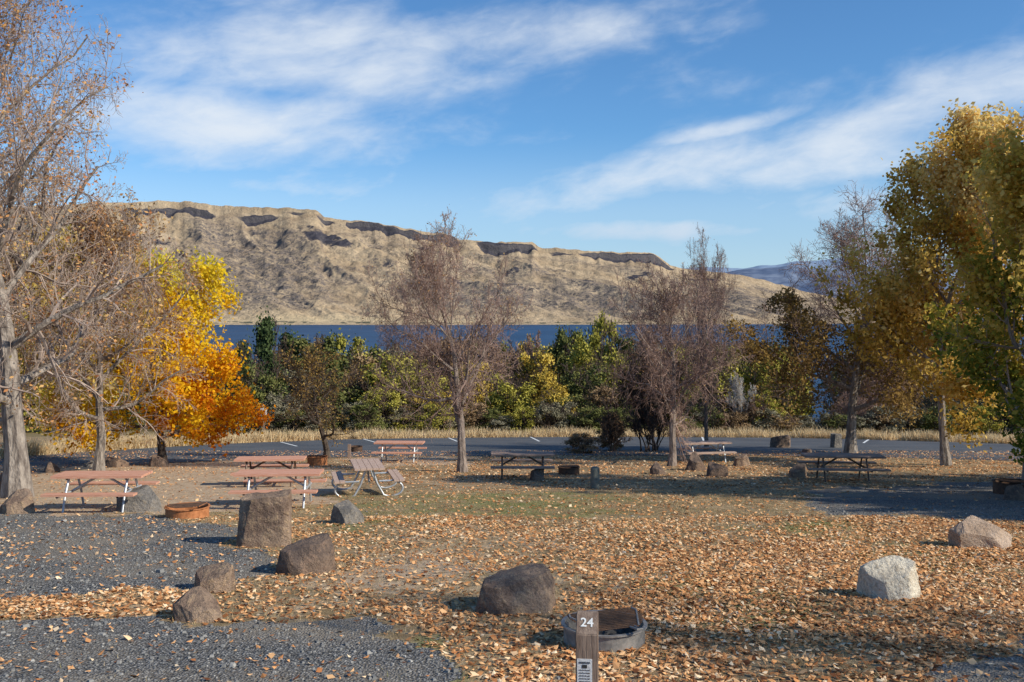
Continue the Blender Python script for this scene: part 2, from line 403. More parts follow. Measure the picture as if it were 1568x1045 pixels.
nA=t.noise(P,.010,6,.65); nB=t.noise(P,.045,6,.75); nC=t.noise(t.scale(P,(1,.5,1)),.13,4,.7)
c=t.mix(t.mr(nA,.35,.65),(.40,.28,.155),(.60,.44,.26))
c=t.mix(t.attr('bench'),c,(.72,.54,.30))
sc_=t.m('MULTIPLY',t.attr('scrub'),t.mr(nB,.37,.59,.15,1.))
c=t.mix(t.m('MULTIPLY',sc_,.92),c,(.18,.14,.11))
spk=t.m('MULTIPLY',t.mr(nC,.53,.61),t.m('ADD',t.m('MULTIPLY',t.attr('scrub'),.9),t.mr(nB,.45,.6,.0,.3)),clamp=True)
c=t.mix(spk,c,(.08,.068,.057))
ro=t.m('ADD',t.attr('rock'),t.m('MULTIPLY',t.m('SUBTRACT',nB,.5),1.1))
c=t.mix(t.mr(ro,.25,.5),c,(.05,.042,.046))
c=t.mix(t.attr('shoretree'),c,(.06,.07,.035))
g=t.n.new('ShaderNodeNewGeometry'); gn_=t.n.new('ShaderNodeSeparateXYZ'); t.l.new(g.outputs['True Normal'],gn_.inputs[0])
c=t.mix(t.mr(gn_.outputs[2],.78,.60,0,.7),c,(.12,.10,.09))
c=t.mix(.07,c,(.38,.42,.55))  # slight blue aerial haze painted into the hill colour
t.l.new(c,b.inputs['Base Color']); b.inputs['Specular IOR Level'].default_value=0
t.l.new(t.bump(t.m('ADD',nB,t.m('MULTIPLY',nC,.5)),.8,12),b.inputs['Normal'])
bench=np.exp(-((T-.07)/.05)**2)*(pxs<760)*.8
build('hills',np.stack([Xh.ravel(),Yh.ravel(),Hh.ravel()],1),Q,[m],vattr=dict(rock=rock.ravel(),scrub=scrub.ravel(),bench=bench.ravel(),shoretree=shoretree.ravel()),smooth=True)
def far_range(name,pts,y0,y1,px0,px1,c1,c2,seed):
    pts=np.array(pts,float)
    s=np.linspace((px0-CX)/F,(px1-CX)/F,400); tt=np.linspace(0,1.2,60); S,T=np.meshgrid(s,tt)
    Yd=y0+(y1-y0)*T; Xd=S*Yd
    rh=CAMZ+(HOR-np.interp(S*F+CX,pts[:,0],pts[:,1]))/F*y1+(fbm(S*60,S*0,seed,4)-.5)*40
    Zd=LAKE+(rh-LAKE)*np.clip(T,0,1)**.9+np.sin(np.clip(T,0,1)*np.pi)*((ridged(Xd/900,Yd/1500,seed,5)-.6)*200)
    idx=np.arange(400*60).reshape(60,400)
    Q=np.stack([idx[:-1,:-1],idx[:-1,1:],idx[1:,1:],idx[1:,:-1]],-1).reshape(-1,4)
    m,t,b=mat(name+'_mat'); P=t.pos()
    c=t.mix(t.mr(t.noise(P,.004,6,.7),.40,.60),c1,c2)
    t.l.new(c,b.inputs['Base Color']); b.inputs['Specular IOR Level'].default_value=0
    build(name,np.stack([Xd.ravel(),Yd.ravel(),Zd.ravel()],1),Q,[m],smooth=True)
far_range('distant_hills',[(900,450),(980,432),(1060,424),(1110,418),(1150,411),(1200,407),(1260,412),(1320,418),(1400,424),(1500,430),(2100,430)],6000,9000,880,2200,(.19,.23,.31),(.11,.15,.235),101)  # blue distance haze is put into these two colours
far_range('distant_mountains',[(900,440),(1040,412),(1090,408),(1140,410),(1230,400),(1300,393),(1400,400),(1500,406),(1700,398),(2100,410)],11000,15000,900,2200,(.26,.34,.46),(.21,.29,.41),111)  # paler blue, air haze painted into the range's colours

# ------------------------------------------------------------------ trees
def norm(a): return a/(np.linalg.norm(a,axis=-1,keepdims=True)+1e-9)
def grow(rng,st,dr,ln,K,wig,trop):
    N=len(st); P=np.zeros((N,K+1,3)); P[:,0]=st; d=norm(dr.copy())
    for k in range(K):
        d=norm(d+rng.normal(0,wig,(N,3))+np.array([0,0,trop])); P[:,k+1]=P[:,k]+d*(ln/K)[:,None]
    return P
def skeleton(seed,H,spread,tr,trunk_frac=.3,lv=None,stems=1,lean=(0,0),asym=(0,0),shape=.6,up=.06,pct=90,tw=.0045,leader=.88):
    rng=np.random.default_rng(seed)
    st=np.zeros((stems,3)); 
    if stems>1: st[:,:2]=rng.normal(0,.12*H*.3,(stems,2))
    dr=np.zeros((stems,3)); dr[:,2]=1; dr[:,:2]+=np.array(lean)
    if stems>1: dr[:,:2]+=norm(rng.normal(0,1,(stems,2)))*rng.uniform(.15,.6,(stems,1))
    ln=np.full(stems,leader*H)*(rng.uniform(.7,1,stems) if stems>1 else 1)
    K=12; P=grow(rng,st,dr,ln,K,.085 if stems==1 else .09,.03)
    R0=np.full(stems,tr)
    def taper(R0,K,a=.25): return R0[:,None]*(1-(1-a)*np.linspace(0,1,K+1)[None]**.8)
    R=taper(R0,K,.10)
    levels=[(P,R,8)]
    for li,L in enumerate(lv):
        N,K1,_=P.shape; n=L['n']; 
        tmin=trunk_frac if li==0 else .12
        tt=np.sort(rng.uniform(0,1,(N,n)),axis=1); tt=tmin+(1-tmin)*((np.arange(n)[None]+tt*.9+.05)/n)
        tt=np.clip(tt,0,.999)
        f=tt*(K1-1); i=f.astype(int); fr=(f-i)[...,None]
        ii=np.arange(N)[:,None]
        pos=P[ii,i]*(1-fr)+P[ii,i+1]*fr
        tang=norm(P[ii,i+1]-P[ii,i])
        rad=R[ii,i]*(1-fr[...,0])+R[ii,i+1]*fr[...,0]
        plen=np.linalg.norm(np.diff(P,axis=1),axis=2).sum(1)
        if li==0:
            q=(tt-tmin)/(1-tmin)
            cl=L['r']*H*(.6+.4*np.sin(np.pi*np.clip(q*.85+.12,0,1)))*(1-shape*q**1.6)*rng.uniform(.75,1.12,(N,n))
        else: cl=plen[:,None]*L['r']*(1.15-.55*tt)*rng.uniform(.6,1.3,(N,n))
        phi=(np.arange(n)[None]*2.4+rng.uniform(0,6.28,(N,1))+rng.normal(0,.35,(N,n)))
        th=np.radians(L['ang'])*rng.uniform(.7,1.25,(N,n))
        if li==0: th*=(1.15-.45*(tt-tmin)/(1-tmin))
        a=norm(np.cross(tang,np.array([.31,.95,.05]))); b_=np.cross(tang,a)
        d=np.cos(th)[...,None]*tang+np.sin(th)[...,None]*(np.cos(phi)[...,None]*a+np.sin(phi)[...,None]*b_)
        d=d.reshape(-1,3)
        if li==0: d[:,:2]+=np.array(asym)
        K=[8,6,4,3][li] if li<4 else 3
        P=grow(rng,pos.reshape(-1,3),d,cl.ravel(),K,L['w'],up if li<2 else up*.6)
        R0=np.maximum(rad.ravel()*[.66,.52,.55,.6][min(li,3)],L.get('rmin',tw*[2.6,1.9,1.4,1.][min(li,3)]))
        R=np.maximum(taper(R0,K,.3),tw*.7)
        levels.append((P,R,[6,4,3,3][min(li,3)]))
    allp=np.concatenate([l[0].reshape(-1,3) for l in levels])
    zs=H/np.percentile(allp[:,2],99.7)
    rr=np.linalg.norm(allp[:,:2],axis=1); xs_=spread/np.percentile(rr,pct)
    out=[]
    for P,R,S_ in levels:
        P=P*np.array([xs_,xs_,zs]); P[...,2]=np.maximum(P[...,2],-.1)
        out.append((P,R,S_))
    out[0][1][:,0]*=1.35
    out[0][0][:,0,2]-=.15
    return out
def leafquads(rng,C,size,flat=0.,nrm=None):
    N=len(C); a=norm(rng.normal(0,1,(N,3))*np.array([1,1,1-flat]))
    r=rng.normal(0,1,(N,3))
    if nrm is not None:
        nn=norm(nrm+rng.normal(0,.55,(N,3))); a=norm(np.cross(nn,r)); b_=np.cross(nn,a)
    else:
        b_=norm(np.cross(a,r))
    L=(size*rng.uniform(.6,1.35,N))[:,None]
    V=np.stack([C-a*L*.5,C+b_*L*.32-a*L*.05,C+a*L*.5,C-b_*L*.32-a*L*.05],1).reshape(-1,3)
    return V,np.arange(4*N).reshape(N,4)
def flat(name,c):
    m=bpy.data.materials.new(name); m.use_nodes=True; t=NT(m.node_tree); t.n.remove(t.n['Principled BSDF'])
    d=t.n.new('ShaderNodeBsdfDiffuse'); oi=t.n.new('ShaderNodeNewGeometry').outputs['Random Per Island']
    t.l.new(t.mix(oi,tuple(k*.7 for k in c),tuple(min(1,k*1.25) for k in c)),d.inputs[0]); t.l.new(d.outputs[0],t.n['Material Output'].inputs[0]); return m
twig=flat('twig',(.37,.285,.235)); twigred=flat('twig_reddish',(.33,.225,.185)); twigdark=flat('twig_dark',(.11,.08,.065)); twigpale=flat('twig_pale',(.45,.42,.39))
def tree_mesh(name,lvls,bark,leaf=None,nl=0,lsize=.1,seed=1,keep=None,jit=.1,tintf=None,clump=1.3,thr=.0,tw=None):
    rng=np.random.default_rng(seed)
    parts=[tubes(P,R,S_) for P,R,S_ in lvls]
    V,Q=cat(parts); mi=np.concatenate([np.full(len(p[1]),2 if i>=2 else 0) for i,p in enumerate(parts)]); ti=np.zeros(len(Q)); mats=[bark,leaf,tw or twig]
    P=lvls[-1][0]; N,K,_=P.shape
    over=4 if (keep or thr) else 1
    i=rng.integers(0,N,nl*over); k=rng.integers(1,K,nl*over)
    C=P[i,k]+rng.normal(0,jit,(nl*over,3))
    if thr:
        nn=fbm(C[:,0]/clump+C[:,2]*.6,C[:,1]/clump+C[:,2]*.5,seed+50,3); C=C[nn>thr]
    if keep is not None: C=C[keep(C,rng)]
    C=C[:nl]
    LV,LQ=leafquads(rng,C,lsize)
    base=fbm(C[:,0]/clump+C[:,2]*.7/clump,C[:,1]/clump-C[:,2]*.5/clump,seed,3)
    tv=np.clip((base-.5)*1.6+.5+rng.normal(0,.16,len(C)),0,1)
    if tintf: tv=np.clip(tintf(C,tv),0,1)
    Q=np.concatenate([Q,LQ+len(V)]); V=np.concatenate([V,LV]); mi=np.concatenate([mi,np.ones(len(LQ),int)]); ti=np.concatenate([ti,tv])
    return build(name,V,Q,mats,midx=mi,fattr=dict(tint=ti),link=False)
def place(name,me,x,y,rz=0,sc=(1,1,1),sink=0):
    ob=bpy.data.objects.new(name,me); scene.collection.objects.link(ob)
    ob.location=(x,y,float(gz(x,y))-sink); ob.rotation_euler=(0,0,rz); ob.scale=sc; return ob

bark=simple('bark',(.12,.095,.08),(.40,.34,.285),11,.9,0,1.,.05,(1,1,.22))
barkred=simple('bark_reddish',(.13,.10,.085),(.38,.30,.25),10,.9,0,1.,.05,(1,1,.25))
barkdark=simple('bark_dark',(.05,.038,.03),(.12,.09,.07),8,.9,0,.8,.03,(1,1,.3))
gold=leafmat('leaf_gold',[(0,(.26,.17,.03)),(.3,(.52,.34,.06)),(.6,(.78,.53,.13)),(1,(.88,.68,.29))],.42)
goldgreen=leafmat('leaf_gold_green',[(0,(.13,.17,.03)),(.22,(.30,.29,.045)),(.5,(.60,.44,.08)),(1,(.80,.58,.18))],.42)
yelo=leafmat('leaf_yellow_orange',[(0,(.60,.15,.015)),(.2,(.78,.30,.015)),(.4,(.86,.50,.02)),(.75,(.88,.64,.035)),(1,(.72,.60,.06))],.42)
russet=leafmat('leaf_russet',[(0,(.20,.10,.055)),(.5,(.42,.23,.105)),(1,(.6,.39,.17))],.3)
brownl=leafmat('leaf_brown',[(0,(.12,.075,.03)),(.5,(.27,.17,.055)),(1,(.50,.33,.11))],.3)
orangel=leafmat('leaf_orange',[(0,(.55,.22,.09)),(.5,(.7,.37,.15)),(1,(.7,.52,.2))],.3)

DL=[dict(n=17,r=.52,ang=58,w=.14),dict(n=12,r=.46,ang=52,w=.18),dict(n=9,r=.48,ang=48,w=.2),dict(n=7,r=.6,ang=45,w=.22)]
x,y=G(708,723)
me=tree_mesh('bare_tree',skeleton(11,8.6,2.5,.17,.22,DL,up=.06,shape=.4,tw=.0058,leader=.66),barkred,russet,2400,.06,1,tw=twigred)
place('bare_tree',me,x,y,.4)
centre=me
x,y=G(1028,714)
me=tree_mesh('bare_tree',skeleton(23,7.4,2.1,.15,.26,DL,lean=(.12,0),asym=(0,0),up=.06,shape=.4,tw=.006,leader=.7),barkred,russet,700,.06,2,tw=twigred)
place('bare_tree',me,x,y,0)
x,y=G(1082,690)
place('bare_tree',centre,x,y,2.1,(.62,.62,1.22))
x,y=G(52,762)
LL=[dict(n=26,r=.44,ang=70,w=.14),dict(n=12,r=.44,ang=52,w=.18),dict(n=8,r=.48,ang=48,w=.2),dict(n=6,r=.6,ang=45,w=.22)]
me=tree_mesh('bare_tree_with_orange_leaves',skeleton(31,14.5,3.0,.21,.15,LL,shape=.1,up=.02,tw=.0046),bark,orangel,9000,.075,3,jit=.1,thr=.4,tw=twig)
place('bare_tree_with_orange_leaves',me,x-.4,y,.7,(1.45,1.45,1.05))
bigbare=me
x,y=G(-60,745); place('bare_tree_with_orange_leaves',bigbare,x+.2,y+1,2.6,(1.4,1.4,1.05))
x,y=G(151,726)
me=tree_mesh('russet_tree',skeleton(37,8.9,2.9,.19,.25,DL,asym=(.25,0),shape=.4,tw=.0055,leader=.75),bark,russet,8000,.11,4,keep=lambda C,r:(C[:,2]>4.6)|(r.random(len(C))<.35),thr=.45,tw=twig)
place('russet_tree',me,x,y,0)
x,y=G(205,713)
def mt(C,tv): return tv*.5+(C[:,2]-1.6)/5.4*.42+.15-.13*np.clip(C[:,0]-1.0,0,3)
ML=[dict(n=14,r=.5,ang=62,w=.14),dict(n=9,r=.45,ang=52,w=.16),dict(n=6,r=.45,ang=48,w=.18),dict(n=4,r=.5,ang=42,w=.2)]
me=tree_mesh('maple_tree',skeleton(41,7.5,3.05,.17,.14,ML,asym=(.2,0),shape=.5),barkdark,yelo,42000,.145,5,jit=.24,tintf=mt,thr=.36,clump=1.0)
place('maple_tree',me,x+.9,y+.5,0)
x,y=G(120,690)
me2=tree_mesh('yellow_tree',skeleton(43,7.5,2.6,.17,.2,ML,shape=.5),barkdark,goldgreen,18000,.17,6,jit=.2,tintf=lambda C,tv:tv*.8+.3,thr=.4,clump=1.2)
place('yellow_tree',me2,x,y,0,(1.1,1.1,1.35))
x,y=G(30,684); place('yellow_tree',me2,x,y,1.9,(1.25,1.25,1.35))
x,y=G(500,702)
SLV=[dict(n=12,r=.5,ang=62,w=.2),dict(n=9,r=.45,ang=50,w=.2),dict(n=8,r=.45,ang=48,w=.2),dict(n=6,r=.5,ang=42,w=.2)]
me=tree_mesh('small_tree',skeleton(47,4.8,2.0,.15,.26,SLV,lean=(.08,0),shape=.3,tw=.006,leader=.7),barkdark,brownl,3600,.085,7,tw=twigdark)
place('small_tree',me,x,y,0)
x,y=G(1302,694)
me=tree_mesh('half_bare_tree',skeleton(53,11.6,3.9,.26,.22,DL,up=.045,shape=.35,tw=.0078,leader=.72),bark,brownl,30000,.14,8,jit=.22,keep=lambda C,r:(C[:,2]<5.0+3.4*vnoise(C[:,0]*.5,C[:,1]*.5,3)),thr=.38,tintf=lambda C,tv:tv*.9,tw=twigred)
place('half_bare_tree',me,x,y,.3)
x,y=G(1449,713)
GL=[dict(n=18,r=.44,ang=54,w=.13),dict(n=11,r=.44,ang=50,w=.17),dict(n=7,r=.45,ang=45,w=.18),dict(n=4,r=.5,ang=42,w=.2)]
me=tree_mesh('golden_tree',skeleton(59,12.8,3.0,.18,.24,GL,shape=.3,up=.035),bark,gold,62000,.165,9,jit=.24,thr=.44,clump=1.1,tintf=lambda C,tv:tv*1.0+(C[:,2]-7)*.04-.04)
place('golden_tree',me,x,y,0)
x,y=G(1572,762)
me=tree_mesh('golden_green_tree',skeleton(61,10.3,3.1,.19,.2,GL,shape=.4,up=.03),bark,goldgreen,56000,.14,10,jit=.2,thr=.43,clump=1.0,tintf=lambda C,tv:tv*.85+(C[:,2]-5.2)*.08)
gg=me
place('golden_green_tree',me,x+.6,y+1,0)
# off-frame neighbours on the right whose shadows reach into view
place('golden_green_tree',gg,20.5,17.0,1.2,(1.2,1.2,1.0)); place('golden_green_tree',gg,23,23,2.2)
place('bare_tree_with_orange_leaves',bigbare,15.5,5.0,1.0,(.8,.8,.75))

# ------------------------------------------------------------------ shrubs beyond the road
def shrub_mesh(seed,n=7000,ls=.22,lobes=46,conic=0):
    rng=np.random.default_rng(seed)
    H=6.;R=2.6
    u=rng.uniform(.08,1,lobes); th=rng.uniform(0,6.28,lobes)
    if conic: rad=R*(1-u**1.3)*.95+.15
    else: rad=R*np.sqrt(np.clip(1-((u-.42)/.66)**2,0.02,1))
    rr=rad*rng.uniform(.35,.95,lobes)
    C=np.stack([rr*np.cos(th),rr*np.sin(th),u*H*.9],1)
    sr=rng.uniform(.4,.9,lobes)*(1-.4*u)
    li=rng.integers(0,lobes,n); d=norm(rng.normal(0,1,(n,3))); d[:,2]=np.abs(d[:,2])*.9-.25
    rad_=rng.uniform(.35,1.1,n)**.7
    Pp=C[li]+d*(sr[li]*rad_)[:,None]*np.array([1,1,1.4])+rng.normal(0,.13,(n,3))
    stray=rng.random(n)<.2; Pp[stray]+=rng.normal(0,.32,(stray.sum(),3))
    Pp[:,2]=np.maximum(Pp[:,2],.05)
    V,Q=leafquads(rng,Pp,ls,nrm=d+rng.normal(0,.4,d.shape))
    tv=np.clip(rng.normal(.5,.17,n)+(rng.random(lobes)[li]-.5)*.5+(rad_-.85)*.4,0,1)
    sk=skeleton(seed+900,H*.98,R*.8,.07,.15,[dict(n=8,r=.4,ang=40,w=.15),dict(n=6,r=.45,ang=45,w=.2),dict(n=5,r=.5,ang=40,w=.2)],stems=5,tw=.014)
    SV,SQ=cat([tubes(P,R_,S_) for P,R_,S_ in sk])
    Q2=np.concatenate([Q,SQ+len(V)]); V2=np.concatenate([V,SV])
    return build('shrub_mesh',V2,Q2,[None,twigdark],midx=np.concatenate([np.zeros(len(Q),int),np.ones(len(SQ),int)]),fattr=dict(tint=np.concatenate([tv,np.zeros(len(SQ))])),link=False)
SH=[shrub_mesh(200+i) for i in range(6)]
SC=[shrub_mesh(230+i,8000,.2,60,1) for i in range(2)]
BR=[]
for i in range(3):
    BR.append(tree_mesh('bare_shrub',skeleton(300+i,6,1.9,.05,.15,[dict(n=10,r=.4,ang=34,w=.14),dict(n=8,r=.45,ang=38,w=.17),dict(n=8,r=.45,ang=38,w=.18),dict(n=4,r=.5,ang=38,w=.2)],stems=6,up=.09,tw=.012),twigred,russet,900,.12,20+i,tw=twigred))
def lm_(n,a,b,c): return leafmat(n,[(0,a),(.5,b),(1,c)],.0)
COL=dict(
 green=lm_('leaf_green',(.055,.063,.022),(.145,.155,.05),(.26,.25,.09)),
 dark=lm_('leaf_dark_green',(.02,.036,.014),(.06,.085,.034),(.12,.16,.062)),
 yg=lm_('leaf_yellow_green',(.14,.13,.025),(.36,.32,.06),(.55,.47,.11)),
 yellow=lm_('leaf_yellow',(.24,.16,.03),(.54,.38,.07),(.70,.52,.12)),
 olive=lm_('leaf_grey_olive',(.10,.095,.06),(.24,.215,.14),(.38,.34,.24)),
 brown=lm_('leaf_brown_shrub',(.10,.065,.038),(.28,.185,.10),(.45,.31,.175)),
 red=lm_('leaf_red_shrub',(.14,.06,.045),(.31,.15,.105),(.42,.24,.16)))
cnt=[0]
def shrub(px,top,wpx,d,col,kind='s'):
    x=(px-CX)/F*d; z0=float(gz(x,d)); zt=CAMZ-(top-HOR)/F*d; h=zt-z0; wd=wpx/F*d
    cnt[0]+=1; k=cnt[0]
    if kind=='b':
        return place('bare_shrub',BR[k%3],x,d,k*1.3,(wd/4.6,wd/4.6,h/6.))
    me=(SC if kind=='c' else SH)[k%(2 if kind=='c' else 6)]
    nm={'green':'green_shrub','dark':'evergreen_tree','yg':'yellow_green_shrub','yellow':'yellow_shrub','olive':'olive_shrub','brown':'brown_shrub','red':'red_shrub'}[col]
    ob=place(nm,me,x,d,k*1.7,(wd/5.0,wd/5.0,h/5.9))
    ob.material_slots[0].link='OBJECT'; ob.material_slots[0].material=COL[col]; return ob
for a in [
 (20,600,120,74,'yg'),(75,560,120,84,'green'),(-40,560,140,78,'dark'),(130,570,110,76,'dark'),(190,600,110,80,'green'),(250,560,120,88,'green'),(320,600,90,78,'dark'),
 (-10,470,150,92,'yg'),(60,440,150,96,'green'),
 (408,484,92,86,'dark','c'),(372,520,70,80,'dark','c'),(440,508,90,92,'dark','c'),(395,555,90,75,'green'),(352,555,60,84,'green'),
 (480,512,120,90,'green'),(530,512,90,94,'yg'),(455,565,80,76,'olive'),(430,600,60,72,'olive'),(505,560,90,78,'green'),(560,540,90,84,'brown'),
 (600,540,120,80,'yg'),(640,552,100,76,'yg'),(580,595,80,73,'yg'),(665,595,80,75,'yellow'),(700,560,90,84,'yg'),(740,550,90,80,'yellow'),(620,530,90,95,'olive'),(660,520,100,93,'brown'),(700,515,100,95,'brown'),(590,522,90,98,'green'),
 (775,570,90,75,'yg'),(815,535,90,82,'yellow'),(800,508,90,92,'brown','b'),(848,585,70,74,'yellow'),(760,515,110,90,'brown','b'),(835,520,90,92,'yg'),(790,520,90,94,'yellow'),(740,515,100,98,'green'),
 (872,500,80,90,'green'),(905,510,80,86,'yg'),(925,482,60,94,'yg'),(900,555,90,78,'green'),(948,535,80,82,'yg'),(880,605,70,73,'green'),(930,590,70,74,'brown'),(952,512,70,92,'green'),
 (985,495,90,88,'brown','b'),(1010,540,90,78,'brown','b'),(965,590,60,74,'green'),(1035,525,90,84,'yg'),(1010,590,80,90,'brown'),(1000,515,100,95,'olive'),(1050,508,90,93,'brown','b'),
 (1075,540,90,80,'yg'),(1110,525,90,88,'yg'),(1060,595,70,75,'green'),(1100,605,80,74,'brown'),(1145,540,90,90,'green'),(1090,520,90,95,'green'),
 (1175,540,80,82,'yg'),(1208,532,76,86,'yg'),(1200,570,76,76,'yg'),(1165,600,60,73,'yg'),(1185,525,70,94,'green'),
 (1290,535,66,80,'red','b'),(1325,550,86,84,'red'),(1305,600,70,74,'red','b'),(1350,530,90,78,'brown','b'),(1385,555,80,84,'brown'),(1410,525,90,80,'brown','b'),
 (1440,585,90,75,'olive'),(1480,555,90,86,'brown'),(1500,600,90,76,'olive'),(1545,575,90,80,'brown','b'),(1570,605,80,74,'olive'),(1460,540,80,90,'green'),(1520,550,90,94,'olive'),
 (1620,590,110,78,'green'),(1680,570,120,84,'brown'),(1380,620,70,72,'olive'),(1270,632,40,72,'olive'),(1340,625,60,72,'brown')]:
    shrub(*a)
rng=np.random.default_rng(5)
for px in range(-60,1700,34):
    if 1224<px<1276: continue
    d=rng.uniform(97,104); top=rng.uniform(536,560)+(-20 if 640<px<1200 else 0)
    shrub(px+rng.uniform(-8,8),top,76,d,rng.choice(['green','yg','brown','yg','olive']))
for px in range(330,1640,30):
    if 1230<px<1265: continue
    top=rng.uniform(612,640); shrub(px+rng.uniform(-10,10),top,60,rng.uniform(70.5,73),rng.choice(['green','olive','brown','yg','yg']))
def nshrub(px,py,wpx,hpx,kind,col,i=0):
    x,y=G(px,py); h=hpx/F*y; wd=wpx/F*y
    if kind=='b': ob=place('bare_shrub',BR[(px)%3],x,y,px,(wd/4.6,wd/4.6,h/6))
    else: ob=place('shrub',SH[px%5],x,y,px,(wd/5.2,wd/5.2,h/6.1))
    for k in ((0,2) if kind=='b' else (0,)):
        ob.material_slots[k].link='OBJECT'; ob.material_slots[k].material=col
nshrub(992,692,120,160,'b',twigdark); nshrub(1005,690,90,120,'b',twigdark); nshrub(892,694,60,32,'s',COL['brown']); nshrub(938,692,70,66,'b',twigdark); nshrub(935,690,50,50,'s',COL['brown'])
nshrub(1140,664,52,95,'b',twigpale); nshrub(1160,664,40,60,'b',twigred)

# ------------------------------------------------------------------ dry grass strip
rng=np.random.default_rng(8)
def blades(Pb,hgt,wd,rng,lean=.25):
    N=len(Pb); a=rng.uniform(0,6.28,N); dx=np.stack([np.cos(a),np.sin(a),0*a],1)*wd[:,None]*.5
    ln=np.stack([rng.normal(0,lean,N),rng.normal(0,lean,N),np.ones(N)],1)*hgt[:,None]
    V=np.stack([Pb-dx,Pb+dx,Pb+ln+dx*.25,Pb+ln-dx*.25],1).reshape(-1,3)
    return V,np.arange(4*N).reshape(N,4)
N=70000
i=rng.uniform(0,118.9,N); i0=i.astype(int); f=(i-i0)[:,None]
base=U[i0]*(1-f)+U[i0+1]*f
base[:,1]+=rng.exponential(1.5,N)*1.0+.05; base[:,0]+=rng.normal(0,.1,N)
cl=fbm(base[:,0]*.7,base[:,1]*.7,120,4,.7)
kk=cl>.38; base=base[kk]; cl=cl[kk]; N=len(base)
hg=(.2+.6*rng.random(N)**1.5)*(.1+1.3*cl)
Pb=np.stack([base[:,0],base[:,1],gz(base[:,0],base[:,1])-.02],1)
V,Q=blades(Pb,hg,np.full(N,.035),rng,.35)
strawm=leafmat('dry_grass_mat',[(0,(.42,.28,.14)),(.5,(.72,.54,.31)),(1,(.85,.70,.45))],.2)
build('tall_dry_grass',V,Q,[strawm],fattr=dict(tint=np.clip(rng.normal(.5,.25,N),0,1)))
N=170000
yy=np.sqrt(rng.uniform(5**2,26**2,N)); xx=rng.uniform(-1,1,N)*(.57*yy+1.5)
gr,di,lf,gn=masks_at(xx,yy)
kk=(rng.random(N)<(1-.97*gr)*(1-.8*di)*(.2+.8*fbm(xx*1.2,yy*1.2,130,3)))
xx=xx[kk];yy=yy[kk];gn=gn[kk];N=len(xx)
Pb=np.stack([xx,yy,gz(xx,yy)-.005],1)
turf=leafmat('turf_mat',[(0,(.62,.47,.28)),(.35,(.46,.37,.19)),(.6,(.28,.26,.11)),(1,(.13,.17,.05))],.2)
V,Q=blades(Pb,rng.uniform(.02,.055,N),np.full(N,.007),rng,.6)
build('grass',V,Q,[turf],fattr=dict(tint=np.clip(gn*1.1+rng.normal(.08,.2,N),0,1)))

# ------------------------------------------------------------------ fallen leaves
def scatter(N,y0,y1,size,lo_):
    yy=np.sqrt(rng.uniform(y0**2,y1**2,N)); xx=rng.uniform(-1,1,N)*(.57*yy+1.5)
    gr,di,lf,gn=masks_at(xx,yy)
    kk=rng.random(N)<np.clip(lf*1.15,0.0,1)+.012; xx=xx[kk];yy=yy[kk]
    n=len(xx); C=np.stack([xx,yy,gz(xx,yy)+rng.uniform(.006,.022,n)],1)
    a=rng.uniform(0,6.28,n); A=np.stack([np.cos(a),np.sin(a),rng.normal(0,.25,n)],1); B=np.stack([-np.sin(a),np.cos(a),rng.normal(0,.35,n)],1)
    L=(size*rng.uniform(.5,1.5,n))[:,None]; wv=rng.uniform(.2,.4,n)[:,None]
    V=np.stack([C-A*L*.5,C-A*L*.1+B*L*wv,C+A*L*.5,C-A*L*.1-B*L*wv],1)
    V[:,0,2]+=rng.uniform(0,.012,n); V[:,2,2]+=rng.uniform(0,.015,n)
    V=V.reshape(-1,3)
    return V,np.arange(4*n).reshape(n,4),np.clip(rng.normal(.50,.28,n)+.3*(fbm(xx*.5,yy*.5,140,2)-.5),0,1)
parts=[];tv=[]
for a in [(135000,5,20,.062,0),(105000,20,47,.072,0)]:
    V,Q,tv_=scatter(*a); parts.append((V,Q)); tv.append(tv_)
V,Q=cat(parts)
litter=leafmat('leaf_litter',[(0,(.15,.06,.03)),(.25,(.40,.165,.065)),(.5,(.66,.32,.13)),(.78,(.80,.48,.24)),(1,(.87,.67,.44))],0)
build('fallen_leaves',V,Q,[litter],fattr=dict(tint=np.concatenate(tv)))
# pebbles
N=42000
yy=np.sqrt(rng.uniform(25,22**2,N)); xx=rng.uniform(-1,1,N)*(.57*yy+1.5)
gr,di,lf,gn=masks_at(xx,yy); kk=rng.random(N)<(gr*.95+.03+di*.15); xx=xx[kk];yy=yy[kk];n=len(xx)
c=np.array([[-1,-1,-1],[1,-1,-1],[1,1,-1],[-1,1,-1],[-.7,-.7,1],[.7,-.7,1],[.7,.7,1],[-.7,.7,1]],float)*.5
q=np.array([[0,3,2,1],[4,5,6,7],[0,1,5,4],[1,2,6,5],[2,3,7,6],[3,0,4,7]])
sz=rng.lognormal(math.log(.020),.45,n); a=rng.uniform(0,6.28,n)
v=c[None]*(1+rng.normal(0,.18,(n,8,3)))*sz[:,None,None]*np.array([1,.8,.5])
vx=v[...,0]*np.cos(a)[:,None]-v[...,1]*np.sin(a)[:,None]; vy=v[...,0]*np.sin(a)[:,None]+v[...,1]*np.cos(a)[:,None]
V=np.stack([vx+xx[:,None],vy+yy[:,None],v[...,2]+(gz(xx,yy)+sz*.12)[:,None]],-1).reshape(-1,3)
Q=(q[None]+8*np.arange(n)[:,None,None]).reshape(-1,4)
peb=leafmat('pebble_mat',[(0,(.11,.11,.108)),(.6,(.245,.238,.226)),(.9,(.39,.37,.34)),(1,(.52,.5,.46))],0.)
build('gravel',V,Q,[peb],fattr=dict(tint=np.repeat(np.clip(rng.beta(2,2.6,n),0,1),6)))

